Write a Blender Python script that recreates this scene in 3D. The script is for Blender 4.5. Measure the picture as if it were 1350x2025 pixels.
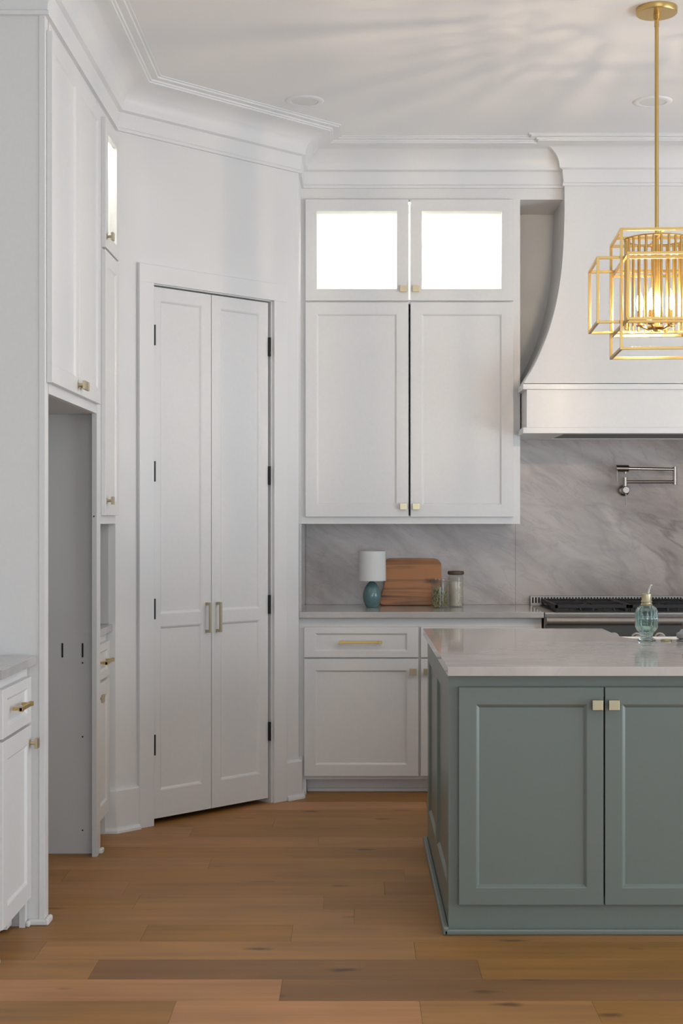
import bpy, math, random
from mathutils import Vector, Matrix
random.seed(7)
for o in list(bpy.data.objects): bpy.data.objects.remove(o)
S = bpy.context.scene
COL = S.collection
F = 2812.0; CX = 700.0; CY = 1027.0; H = 1.377          # focal length in px (frame 1350x2025), vanishing point, eye height

# ------------------------------------------------------------------ camera
cd = bpy.data.cameras.new('camera'); cam = bpy.data.objects.new('camera', cd); COL.objects.link(cam)
cd.sensor_fit = 'VERTICAL'; cd.sensor_height = 36.0; cd.lens = F/2025*36
cam.location = (0, 0, H); cam.rotation_euler = (math.pi/2, 0, 0)
cd.shift_x = (675-CX)/2025; cd.shift_y = (CY-1012.5)/2025
cd.clip_start = .05; cd.clip_end = 100
S.camera = cam

# ------------------------------------------------------------------ world, lights, exposure
S.view_settings.view_transform = 'Standard'; S.view_settings.look = 'None'
S.view_settings.gamma = 1; S.view_settings.use_curve_mapping = False
S.view_settings.exposure = -0.80
w = bpy.data.worlds.new('world'); S.world = w; w.use_nodes = True
w.node_tree.nodes['Background'].inputs[0].default_value = (.62, .75, .95, 1)
w.node_tree.nodes['Background'].inputs[1].default_value = 1.2

def area(name, loc, rot, sx, sy, power, color):
    l = bpy.data.lights.new(name, 'AREA'); l.shape = 'RECTANGLE'; l.size = sx; l.size_y = sy
    l.energy = power; l.color = color
    o = bpy.data.objects.new(name, l); COL.objects.link(o); o.location = loc; o.rotation_euler = rot
    return o
P = math.pi
area('window_daylight_right', (4.72, 2.8, 1.3), (0, P/2, 0), 2.4, 3.4, 165, (.80, .91, 1.0))
area('window_daylight_rear', (1.3, -3.62, 1.65), (P/2, 0, 0), 4.4, 2.5, 165, (.78, .90, 1.0))
area('added_ceiling_fill', (6.0, 3.6, .0), (0, math.radians(90+42), 0), 2.0, 7.0, 440, (.84, .92, 1.0))  # added fill aimed up through the right opening, brightens ceiling and upper walls
def can_spot(x, y, power):
    l = bpy.data.lights.new('ceiling_can_lamp', 'POINT'); l.energy = power; l.shadow_soft_size = .07; l.color = (1, .93, .84)
    o = bpy.data.objects.new('ceiling_can_lamp', l); COL.objects.link(o); o.location = (x, y, 3.2)
can_spot(.6, -.6, 34); can_spot(2.2, -.6, 34)

# ------------------------------------------------------------------ materials
def newmat(name):
    m = bpy.data.materials.new(name); m.use_nodes = True
    return m, m.node_tree.nodes, m.node_tree.links, m.node_tree.nodes['Principled BSDF']
def simple(name, col, rough=.5, metal=0, spec=None, bump=0, bscale=300, coat=0):
    m, n, l, b = newmat(name)
    b.inputs['Roughness'].default_value = rough; b.inputs['Metallic'].default_value = metal
    if spec is not None: b.inputs['Specular IOR Level'].default_value = spec
    if coat: b.inputs['Coat Weight'].default_value = coat; b.inputs['Coat Roughness'].default_value = .08
    tc = n.new('ShaderNodeTexCoord'); no = n.new('ShaderNodeTexNoise'); no.inputs['Scale'].default_value = bscale
    l.new(tc.outputs['Object'], no.inputs['Vector'])
    mx = n.new('ShaderNodeMix'); mx.data_type = 'RGBA'
    mx.inputs[6].default_value = (*[c*.97 for c in col], 1); mx.inputs[7].default_value = (*[min(1, c*1.03) for c in col], 1)
    l.new(no.outputs['Fac'], mx.inputs[0]); l.new(mx.outputs[2], b.inputs['Base Color'])
    if bump:
        bp = n.new('ShaderNodeBump'); bp.inputs['Strength'].default_value = bump; bp.inputs['Distance'].default_value = .001
        l.new(no.outputs['Fac'], bp.inputs['Height']); l.new(bp.outputs['Normal'], b.inputs['Normal'])
    return m
M = {}
M['cab'] = simple('cabinet_white_paint', (.74, .73, .715), .38, bump=.05, bscale=60)
M['wall'] = simple('wall_paint', (.73, .725, .715), .6, bump=.15, bscale=220)
M['ceil'] = simple('ceiling_paint', (.80, .79, .785), .75, bump=.1, bscale=180)
M['crown'] = simple('trim_paint', (.745, .74, .73), .35)
M['inner'] = simple('cabinet_interior_white', (.88, .87, .85), .5)
M['niche'] = simple('niche_shaded_grey', (.60, .60, .59), .55)  # grey with the coffee niche's shade put in, shared with the fridge bay
M['sage'] = simple('sage_green_paint', (.158, .186, .163), .33, bump=.05, bscale=60)
M['brass'] = simple('satin_brass', (.58, .40, .15), .34, 1)
M['knob'] = simple('polished_brass_knob', (.58, .49, .32), .36, 1)
M['pale'] = simple('champagne_brass', (.50, .44, .30), .4, 1)
M['black'] = simple('black_metal', (.012, .012, .012), .4, .3)
M['dark'] = simple('dark_void', (.01, .01, .01), .9)
M['iron'] = simple('cast_iron', (.012, .012, .013), .55, bump=.3, bscale=400)
M['steel'] = simple('stainless_steel', (.40, .37, .34), .45, 1)
M['bull'] = simple('brushed_steel_lip', (.36, .32, .29), .6, 1)
M['dsteel'] = simple('dark_control_panel', (.10, .10, .09), .45, .6)  # dark grey base colour of the knob panel
M['nickel'] = simple('brushed_nickel', (.42, .37, .33), .25, 1)
M['shade'] = simple('lamp_shade_linen', (.72, .72, .70), .9, bump=.4, bscale=500)
M['teal'] = simple('teal_ceramic', (.105, .20, .205), .12, coat=.5)
M['sinkw'] = simple('white_fireclay', (.85, .80, .74), .12)
M['walnut'] = simple('dark_lid_wood', (.10, .06, .04), .5)
M['herb'] = simple('dried_herbs', (.36, .32, .17), .8, bscale=80)
M['grain'] = simple('pale_grains', (.62, .55, .46), .8, bscale=80)
M['greyrub'] = simple('grey_ceramic', (.28, .29, .29), .25)
M['canlens'] = simple('lamp_lens_off', (.70, .68, .66), .35)
M['brown'] = simple('brush_wood', (.20, .10, .05), .5)
M['white_plastic'] = simple('white_spout', (.85, .84, .80), .3)
M['filter'] = simple('hood_filter_steel', (.10, .10, .09), .4, .8)

def glass(name, tint, rough=0.0):
    m, n, l, b = newmat(name)
    b.inputs['Base Color'].default_value = (*tint, 1); b.inputs['Transmission Weight'].default_value = 1
    b.inputs['Roughness'].default_value = rough; b.inputs['IOR'].default_value = 1.45
    return m
M['bottle'] = glass('green_tinted_glass', (.66, .82, .78), .03)
def pane(name):
    m, n, l, b = newmat(name)
    tr = n.new('ShaderNodeBsdfTransparent'); tr.inputs[0].default_value = (.97, .98, .97, 1)
    gl = n.new('ShaderNodeBsdfGlossy'); gl.inputs['Roughness'].default_value = .02
    lw = n.new('ShaderNodeLayerWeight'); lw.inputs[0].default_value = .5
    pw_ = n.new('ShaderNodeMath'); pw_.operation = 'POWER'; pw_.inputs[1].default_value = 4; l.new(lw.outputs['Facing'], pw_.inputs[0])
    fr = n.new('ShaderNodeMath'); fr.operation = 'MULTIPLY_ADD'; fr.inputs[1].default_value = .45; fr.inputs[2].default_value = .03; l.new(pw_.outputs[0], fr.inputs[0])
    mx = n.new('ShaderNodeMixShader'); l.new(fr.outputs[0], mx.inputs[0]); l.new(tr.outputs[0], mx.inputs[1]); l.new(gl.outputs[0], mx.inputs[2])
    l.new(mx.outputs[0], n['Material Output'].inputs[0]); return m
M['pane'] = pane('clear_glass_pane')
def emit(name, col, s):
    m, n, l, b = newmat(name)
    b.inputs['Base Color'].default_value = (*col, 1)
    b.inputs['Emission Color'].default_value = (*col, 1); b.inputs['Emission Strength'].default_value = s
    return m
M['bulb'] = emit('glowing_filament', (1, .76, .52), 4800)
M['led'] = emit('cabinet_light_strip', (1, .97, .93), 120)

def glow(name, col, s, k):
    m, n, l, b = newmat(name)
    tr = n.new('ShaderNodeBsdfTransparent'); e = n.new('ShaderNodeEmission'); e.inputs[0].default_value = (*col, 1); e.inputs[1].default_value = s
    mx = n.new('ShaderNodeMixShader'); mx.inputs[0].default_value = k; l.new(tr.outputs[0], mx.inputs[1]); l.new(e.outputs[0], mx.inputs[2])
    l.new(mx.outputs[0], n['Material Output'].inputs[0]); return m
M['bulbglass'] = glow('lit_bulb_glass', (1, .84, .60), 60, .12)

def stone(name, base, vein, pale, rot, vs=2.2, strength=.6, rough=.12, stretch=(1, 1, 4)):
    m, n, l, b = newmat(name)
    tc = n.new('ShaderNodeTexCoord'); mp = n.new('ShaderNodeMapping')
    mp.inputs['Scale'].default_value = stretch
    mr_ = n.new('ShaderNodeMapping'); mr_.inputs['Rotation'].default_value = rot
    l.new(tc.outputs['Object'], mr_.inputs[0]); l.new(mr_.outputs[0], mp.inputs[0])
    n1 = n.new('ShaderNodeTexNoise'); n1.inputs['Scale'].default_value = vs; n1.inputs['Detail'].default_value = 8; n1.inputs['Roughness'].default_value = .62; n1.inputs['Distortion'].default_value = .7
    l.new(mp.outputs[0], n1.inputs['Vector'])
    # thin veins: distance of a second noise from .5
    n2 = n.new('ShaderNodeTexNoise'); n2.inputs['Scale'].default_value = vs*.55; n2.inputs['Detail'].default_value = 6; n2.inputs['Distortion'].default_value = 1.0
    l.new(mp.outputs[0], n2.inputs['Vector'])
    s = n.new('ShaderNodeMath'); s.operation = 'SUBTRACT'; s.inputs[1].default_value = .5; l.new(n2.outputs['Fac'], s.inputs[0])
    a = n.new('ShaderNodeMath'); a.operation = 'ABSOLUTE'; l.new(s.outputs[0], a.inputs[0])
    r = n.new('ShaderNodeMapRange'); r.inputs['From Min'].default_value = 0; r.inputs['From Max'].default_value = .035; r.inputs['To Min'].default_value = 1; r.inputs['To Max'].default_value = 0
    l.new(a.outputs[0], r.inputs['Value'])
    n3 = n.new('ShaderNodeTexNoise'); n3.inputs['Scale'].default_value = vs*.9; n3.inputs['Detail'].default_value = 3; l.new(tc.outputs['Object'], n3.inputs['Vector'])
    r3 = n.new('ShaderNodeMapRange'); r3.inputs['From Min'].default_value = .45; r3.inputs['From Max'].default_value = .7; l.new(n3.outputs['Fac'], r3.inputs['Value'])
    ml = n.new('ShaderNodeMath'); ml.operation = 'MULTIPLY'; l.new(r.outputs[0], ml.inputs[0]); l.new(r3.outputs[0], ml.inputs[1])
    ms = n.new('ShaderNodeMath'); ms.operation = 'MULTIPLY'; ms.inputs[1].default_value = strength; l.new(ml.outputs[0], ms.inputs[0])
    n4 = n.new('ShaderNodeTexNoise'); n4.inputs['Scale'].default_value = vs*2.3; n4.inputs['Detail'].default_value = 5; n4.inputs['Distortion'].default_value = .8; l.new(mp.outputs[0], n4.inputs['Vector'])
    s4 = n.new('ShaderNodeMath'); s4.operation = 'SUBTRACT'; s4.inputs[1].default_value = .47; l.new(n4.outputs['Fac'], s4.inputs[0])
    a4 = n.new('ShaderNodeMath'); a4.operation = 'ABSOLUTE'; l.new(s4.outputs[0], a4.inputs[0])
    r4 = n.new('ShaderNodeMapRange'); r4.inputs['From Max'].default_value = .022; r4.inputs['To Min'].default_value = .45*strength; r4.inputs['To Max'].default_value = 0; l.new(a4.outputs[0], r4.inputs['Value'])
    q4 = n.new('ShaderNodeMath'); q4.operation = 'MULTIPLY'; l.new(r4.outputs[0], q4.inputs[0]); l.new(n1.outputs['Fac'], q4.inputs[1])
    mm = n.new('ShaderNodeMath'); mm.operation = 'MAXIMUM'; l.new(ms.outputs[0], mm.inputs[0]); l.new(q4.outputs[0], mm.inputs[1]); ms = mm
    cr = n.new('ShaderNodeValToRGB'); l.new(n1.outputs['Fac'], cr.inputs[0])
    cr.color_ramp.elements[0].position = .30; cr.color_ramp.elements[0].color = (*[(x+y)/2 for x, y in zip(base, vein)], 1)
    cr.color_ramp.elements[1].position = .72; cr.color_ramp.elements[1].color = (*pale, 1)
    e = cr.color_ramp.elements.new(.5); e.color = (*base, 1)
    mx = n.new('ShaderNodeMix'); mx.data_type = 'RGBA'; l.new(ms.outputs[0], mx.inputs[0]); l.new(cr.outputs[0], mx.inputs[6]); mx.inputs[7].default_value = (*vein, 1)
    l.new(mx.outputs[2], b.inputs['Base Color']); b.inputs['Roughness'].default_value = rough
    return m
M['splash'] = stone('quartzite_backsplash', (.445, .38, .342), (.18, .14, .12), (.57, .50, .455), (0, math.radians(-31), 0), 1.7, .75, .22, (1, 1, 3.0))
M['top'] = stone('quartzite_island_top', (.55, .505, .475), (.37, .345, .33), (.65, .605, .575), (0, 0, math.radians(8)), 1.6, .5, .07, (1, 3.5, 1))
M['ctop'] = stone('quartzite_counter', (.47, .45, .43), (.33, .31, .30), (.56, .53, .51), (0, 0, 0), 2.2, .5, .12, (1, 2, 2))

def wood(name, c0, c1, knots=True, gx=1.3, gy=26, rough=.5, rnd=True, lo=.72, hi=1.3):
    m, n, l, b = newmat(name)
    tc = n.new('ShaderNodeTexCoord'); oi = n.new('ShaderNodeObjectInfo')
    sc = n.new('ShaderNodeVectorMath'); sc.operation = 'ADD'
    cb = n.new('ShaderNodeCombineXYZ'); mu = n.new('ShaderNodeMath'); mu.operation = 'MULTIPLY'; mu.inputs[1].default_value = 37.0 if rnd else 0
    l.new(oi.outputs['Random'], mu.inputs[0]); l.new(mu.outputs[0], cb.inputs[0]); l.new(mu.outputs[0], cb.inputs[1]); l.new(mu.outputs[0], cb.inputs[2])
    l.new(tc.outputs['Object'], sc.inputs[0]); l.new(cb.outputs[0], sc.inputs[1])
    mp = n.new('ShaderNodeMapping'); mp.inputs['Scale'].default_value = (gx, gy, gy); l.new(sc.outputs[0], mp.inputs[0])
    n1 = n.new('ShaderNodeTexNoise'); n1.inputs['Scale'].default_value = 1; n1.inputs['Detail'].default_value = 6; n1.inputs['Distortion'].default_value = .6; l.new(mp.outputs[0], n1.inputs['Vector'])
    mp2 = n.new('ShaderNodeMapping'); mp2.inputs['Scale'].default_value = (gx*1.5, gy*.22, gy*.22); l.new(sc.outputs[0], mp2.inputs[0])
    n2 = n.new('ShaderNodeTexNoise'); n2.inputs['Scale'].default_value = 1; n2.inputs['Detail'].default_value = 2; l.new(mp2.outputs[0], n2.inputs['Vector'])
    ad = n.new('ShaderNodeMath'); ad.operation = 'ADD'; l.new(n1.outputs['Fac'], ad.inputs[0]); l.new(n2.outputs['Fac'], ad.inputs[1])
    mr = n.new('ShaderNodeMapRange'); mr.inputs['From Min'].default_value = lo; mr.inputs['From Max'].default_value = hi; l.new(ad.outputs[0], mr.inputs['Value'])
    mx = n.new('ShaderNodeMix'); mx.data_type = 'RGBA'; l.new(mr.outputs[0], mx.inputs[0]); mx.inputs[6].default_value = (*c0, 1); mx.inputs[7].default_value = (*c1, 1)
    out = mx.outputs[2]
    if knots:
        mp3 = n.new('ShaderNodeMapping'); mp3.inputs['Scale'].default_value = (2.2, 6, 6); l.new(sc.outputs[0], mp3.inputs[0])
        vo = n.new('ShaderNodeTexVoronoi'); vo.inputs['Scale'].default_value = 1; l.new(mp3.outputs[0], vo.inputs['Vector'])
        nd = n.new('ShaderNodeTexNoise'); nd.inputs['Scale'].default_value = 18; l.new(sc.outputs[0], nd.inputs['Vector'])
        aa = n.new('ShaderNodeMath'); aa.operation = 'MULTIPLY_ADD'; aa.inputs[1].default_value = .12; l.new(nd.outputs['Fac'], aa.inputs[0]); l.new(vo.outputs['Distance'], aa.inputs[2])
        kr = n.new('ShaderNodeMapRange'); kr.inputs['From Min'].default_value = .10; kr.inputs['From Max'].default_value = .19; kr.inputs['To Min'].default_value = .85; kr.inputs['To Max'].default_value = 0; l.new(aa.outputs[0], kr.inputs['Value'])
        m2 = n.new('ShaderNodeMix'); m2.data_type = 'RGBA'; l.new(kr.outputs[0], m2.inputs[0]); l.new(out, m2.inputs[6]); m2.inputs[7].default_value = (*[c*.28 for c in c0], 1)
        out = m2.outputs[2]
    l.new(out, b.inputs['Base Color']); b.inputs['Roughness'].default_value = rough
    bp = n.new('ShaderNodeBump'); bp.inputs['Strength'].default_value = .15; bp.inputs['Distance'].default_value = .0006; l.new(n1.outputs['Fac'], bp.inputs['Height']); l.new(bp.outputs[0], b.inputs['Normal'])
    return m
base = (.345, .163, .036)
def tone(f, r=1, bl=1): return (base[0]*f*r, base[1]*f, base[2]*f*bl)
PL = {}
for k, f, r_, bl in (('light', 1.36, 1.0, 1.75), ('mid', .98, 1, 1.1), ('warm', .90, 1.02, .95), ('tan', 1.10, .98, 1.4), ('dark', .68, 1.0, 1.45)):
    PL[k] = wood('oak_plank_'+k, tone(f*.80, r_, bl), tone(f*1.16, r_, bl))
M['acacia'] = wood('acacia_board_wood', (.045, .014, .005), (.46, .19, .065), True, 1.3, 30, .3, lo=.86, hi=1.14)

# ------------------------------------------------------------------ mesh helper
class MB:
    def __init__(s): s.v = []; s.f = []
    def box(s, x0, x1, y0, y1, z0, z1):
        i = len(s.v)
        s.v += [(x, y, z) for z in (z0, z1) for y in (y0, y1) for x in (x0, x1)]
        s.f += [tuple(i+k for k in q) for q in ((0, 2, 3, 1), (4, 5, 7, 6), (0, 1, 5, 4), (2, 6, 7, 3), (0, 4, 6, 2), (1, 3, 7, 5))]
        return s
    def rings(s, x0, x1, z0, z1, sides, prof, close=True):
        """rectangular loops in the xz plane; sides = widths (l, r, b, t); prof = (k, e, y): inset = side*k+e"""
        i = len(s.v); n = len(prof); L, R, B, T = sides
        for k, e, y in prof:
            a, b, c, d = x0+L*k+e, x1-R*k-e, z0+B*k+e, z1-T*k-e
            s.v += [(a, y, c), (b, y, c), (b, y, d), (a, y, d)]
        for j in range(n if close else n-1):
            p = i+4*j; q = i+4*((j+1) % n)
            for k in range(4):
                k2 = (k+1) % 4
                s.f.append((p+k, p+k2, q+k2, q+k))
        return s
    def lathe(s, prof, n=24, c=(0, 0, 0), flute=None, axis='z'):
        i = len(s.v); m = len(prof)
        for r, z in prof:
            for k in range(n):
                a = 2*P*k/n; rr = r*(flute(a, z) if flute else 1)
                if axis == 'z': p = (c[0]+rr*math.cos(a), c[1]+rr*math.sin(a), c[2]+z)
                elif axis == 'y': p = (c[0]+rr*math.cos(a), c[1]-z, c[2]+rr*math.sin(a))
                else: p = (c[0]+z, c[1]+rr*math.cos(a), c[2]+rr*math.sin(a))
                s.v.append(p)
        for j in range(m-1):
            for k in range(n):
                k2 = (k+1) % n
                s.f.append((i+j*n+k, i+j*n+k2, i+(j+1)*n+k2, i+(j+1)*n+k))
        if prof[0] == prof[-1]: return s
        if prof[0][0] > 1e-6: s.f.append(tuple(i+k for k in range(n))[::-1])
        if prof[-1][0] > 1e-6: s.f.append(tuple(i+(m-1)*n+k for k in range(n)))
        return s
    def tube(s, pts, r, n=10):
        pts = [Vector(p) for p in pts]; i = len(s.v); up = None
        for j, p in enumerate(pts):
            t = (pts[min(j+1, len(pts)-1)]-pts[max(j-1, 0)]).normalized()
            if up is None: up = t.orthogonal().normalized()
            up = (up - t*up.dot(t)).normalized(); q = t.cross(up)
            rr = r[j] if isinstance(r, (list, tuple)) else r
            for k in range(n):
                a = 2*P*k/n + P/4
                s.v.append(tuple(p + up*rr*math.cos(a) + q*rr*math.sin(a)))
        for j in range(len(pts)-1):
            for k in range(n):
                k2 = (k+1) % n; s.f.append((i+j*n+k, i+j*n+k2, i+(j+1)*n+k2, i+(j+1)*n+k))
        s.f.append(tuple(i+k for k in range(n))[::-1]); s.f.append(tuple(i+(len(pts)-1)*n+k for k in range(n)))
        return s
    def prism(s, poly, z0, z1):
        i = len(s.v); n = len(poly)
        s.v += [(x, y, z0) for x, y in poly] + [(x, y, z1) for x, y in poly]
        s.f.append(tuple(range(i, i+n))[::-1]); s.f.append(tuple(range(i+n, i+2*n)))
        for k in range(n):
            k2 = (k+1) % n; s.f.append((i+k, i+k2, i+n+k2, i+n+k))
        return s
    def prism_y(s, poly, y0, y1):
        i = len(s.v); n = len(poly)
        s.v += [(x, y0, z) for x, z in poly] + [(x, y1, z) for x, z in poly]
        s.f.append(tuple(range(i, i+n))); s.f.append(tuple(range(i+n, i+2*n))[::-1])
        for k in range(n):
            k2 = (k+1) % n; s.f.append((i+k, i+n+k, i+n+k2, i+k2))
        return s
    def build(s, name, mat, parent=None, bevel=0, smooth=0, loc=None):
        me = bpy.data.meshes.new(name); me.from_pydata(s.v, [], s.f); me.update()
        import bmesh
        bm = bmesh.new(); bm.from_mesh(me); bmesh.ops.recalc_face_normals(bm, faces=bm.faces); bm.to_mesh(me); bm.free()
        me.materials.append(mat)
        if smooth:
            for p in me.polygons: p.use_smooth = True
            me.set_sharp_from_angle(angle=math.radians(smooth))
        o = bpy.data.objects.new(name, me); COL.objects.link(o)
        if parent is not None: o.parent = parent
        if loc: o.location = loc
        if bevel:
            md = o.modifiers.new('bevel', 'BEVEL'); md.width = bevel; md.segments = 2; md.limit_method = 'ANGLE'; md.harden_normals = False
        return o
def box(name, mat, parent, x0, x1, y0, y1, z0, z1, bevel=0):
    return MB().box(x0, x1, y0, y1, z0, z1).build(name, mat, parent, bevel)
def tag(o, label=None, cat=None, group=None, kind=None):
    if label: o['label'] = label
    if cat: o['category'] = cat
    if group: o['group'] = group
    if kind: o['kind'] = kind
    return o
def thing(name, label, cat, loc=(0, 0, 0), rz=0, group=None):
    o = bpy.data.objects.new(name, None); COL.objects.link(o); o.location = loc; o.rotation_euler = (0, 0, rz)
    o.empty_display_size = .1
    return tag(o, label, cat, group)
def struct(o): return tag(o, kind='structure')
def empty_struct(name, loc=(0, 0, 0), rz=0):
    o = bpy.data.objects.new(name, None); COL.objects.link(o); o.location = loc; o.rotation_euler = (0, 0, rz); return struct(o)

# ------------------------------------------------------------------ key dimensions
YW = 7.72; YU = 7.355; YB = 7.135; XL = -1.05; ZC = 3.088; ZT = 3.305
XR = 4.6; YR = -3.5; XLW = -1.78
A0 = (XL, 6.26); A1 = (-.275, 7.035)       # ends of the angled pantry wall

# ------------------------------------------------------------------ structure: floor with planks
fl = struct(box('floor', PL['mid'], None, XLW-.1, XR+.1, YR-.1, YW+.1, -.06, -.018))
PWID = .191; Y00 = 4.066-PWID*4
rows = {}
for r in range(-1, 24):
    rows[r] = Y00+PWID*r
known = {  # row index -> (joints px, tones)   rows 4.. start at Y 4.066
    3: ([340, 832, 1180], ['mid', 'light', 'tan', 'warm']),
    4: ([555, 1560], ['light', 'dark', 'mid']),
    5: ([185, 948, 1700], ['tan', 'dark', 'warm', 'mid']),
    6: ([80, 820, 1650], ['mid', 'tan', 'warm', 'mid']),
    7: ([285, 577, 1500], ['mid', 'warm', 'tan', 'mid']),
    8: ([-60, 700, 1400], ['warm', 'tan', 'mid', 'warm']),
    10: ([250, 760, 1500], ['tan', 'mid', 'warm', 'mid']),
    9: ([270, 640, 1350], ['mid', 'tan', 'mid', 'warm']),
    12: ([415, 900], ['tan', 'mid', 'warm']),
    11: ([130, 800], ['warm', 'mid', 'tan'])}
npl = 0
for r, y0 in rows.items():
    y1 = y0+PWID
    if y0 > YW: continue
    y1 = min(y1, YW)
    if r in known:
        ym = (y0+y1)/2; xs = [(p-CX)*ym/F for p in known[r][0]]; tn = list(known[r][1])
        while xs[-1] < XR-1.2: xs.append(xs[-1]+random.uniform(1.0, 1.8)); tn.append(random.choice(['light', 'mid', 'warm', 'tan']))
    else:
        xs = [XLW+random.uniform(.2, 1.2)]; tn = [random.choice(['mid', 'tan', 'warm'])]
        while xs[-1] < XR-.8: xs.append(xs[-1]+random.uniform(.9, 1.9)); tn.append(random.choice(['light', 'mid', 'warm', 'tan', 'mid']))
        tn.append('mid')
    ed = [XLW]+xs+[XR]; g = .0003
    for k in range(len(ed)-1):
        if ed[k+1]-ed[k] < .05: continue
        L = ed[k+1]-ed[k]; cx = (ed[k]+ed[k+1])/2; cy = (y0+y1)/2
        MB().box(-L/2+g, L/2-g, -(y1-y0)/2+g, (y1-y0)/2-g, -.018, 0).build('plank', PL[tn[min(k, len(tn)-1)]], fl, .0004, loc=(cx, cy, 0)); npl += 1
mb = MB(); y = Y00-PWID
while y > YR:
    x = XLW+random.uniform(-1, 0)
    while x < XR:
        L = random.uniform(1.1, 1.9); mb.box(max(x, XLW)+.001, min(x+L, XR)-.001, max(y-PWID, YR)+.001, y-.001, -.018, 0); x += L
    y -= PWID
tag(mb.build('distant_planks', PL['mid'], fl), kind='stuff')

# ------------------------------------------------------------------ structure: ceiling and walls
cl = struct(box('ceiling', M['ceil'], None, XLW-.1, XR+.1, YR-.1, YW+.1, ZT, ZT+.1))
struct(box('wall_back', M['wall'], None, XLW-.1, XR+.1, YW, YW+.1, 0, ZT))
struct(box('wall_left', M['wall'], None, XLW-.1, XLW, YR, YW, 0, ZT))
# right wall with a wide window, rear wall with a wide glazed opening
struct(MB().box(XR, XR+.1, YR, 1.1, 0, ZT).box(XR, XR+.1, 6.1, YW, 0, ZT).box(XR, XR+.1, 1.1, 6.1, 0, .1).box(XR, XR+.1, 1.1, 6.1, 2.9, ZT).build('wall_right', M['wall']))
struct(MB().box(XLW, -.9, YR-.1, YR, 0, ZT).box(3.5, XR, YR-.1, YR, 0, ZT).box(-.9, 3.5, YR-.1, YR, 0, .4).box(-.9, 3.5, YR-.1, YR, 2.9, ZT).build('wall_rear', M['wall']))
def window(name, horizontal, a, b, z0, z1, c, n):
    root = empty_struct(name)
    mb = MB()
    for k in range(n+1):
        p = a+(b-a)*k/n
        if horizontal: mb.box(p-.03, p+.03, c-.03, c+.03, z0, z1)
        else: mb.box(c-.03, c+.03, p-.03, p+.03, z0, z1)
    for z in (z0, z1-.06):
        if horizontal: mb.box(a, b, c-.03, c+.03, z, z+.06)
        else: mb.box(c-.03, c+.03, a, b, z, z+.06)
    mb.build('window_frame', M['crown'], root)
window('window_1', False, 1.1, 6.1, .1, 2.9, XR+.05, 4)
window('window_2', True, -.9, 3.5, .4, 2.9, YR-.05, 4)

# angled pantry wall (local x runs along the wall, y into it)
R45 = P/4
pw = empty_struct('wall_pantry', (A0[0], A0[1], 0), R45)
LW = math.hypot(A1[0]-A0[0], A1[1]-A0[1])
S0, S1, ZD = .190, .912, 2.436
MB().prism([(0, 0), (S0, 0), (S0, .09), (.09, .09)], 0, ZT).build('wall_section', M['wall'], pw)
MB().box(S1, LW, 0, .13, 0, ZT).build('wall_section', M['wall'], pw)
MB().box(S0, S1, 0, .13, ZD, ZT).build('wall_section', M['wall'], pw)
box('closet_dark_sheet', M['dark'], pw, S0-.02, S1+.02, .14, .16, 0, ZD+.02)  # black sheet, darkness of the closet interior put into its colour
# stub wall beside the coffee cabinet and the short return wall beside the range run
struct(MB().prism([(XLW, 6.26), (XL, 6.26), (XL, 6.39), (XLW, 6.39)], 0, ZT).build('wall_stub', M['wall']))
struct(MB().prism([(-.275-.10, 7.035+.045), (-.275, 7.035), (-.275, YW), (-.375, YW)], 0, ZT).build('wall_return', M['wall']))

# door casing
cs = empty_struct('trim_2', (A0[0], A0[1], 0), R45)
def casing_poly(x0, x1, z0, z1):
    return MB().box(x0, x1, -.02, 0, z0, z1)
casing_poly(.116, .196, 0, 2.438).build('side_casing', M['crown'], cs, .0015)
casing_poly(.919, 1.003, 0, 2.438).build('side_casing', M['crown'], cs, .0015)
MB().box(.116, 1.003, -.02, 0, 2.438, 2.520).build('head_casing', M['crown'], cs, .0015)
MB().box(S0-.0, S0+.001, -.001, .12, 0, ZD).build('jamb', M['crown'], cs)
MB().box(S1-.001, S1+.007, -.004, .12, 0, ZD).build('jamb', M['crown'], cs)
MB().box(S0, S1, -.002, .12, ZD-.002, ZD+.002).build('jamb', M['crown'], cs)

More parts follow.
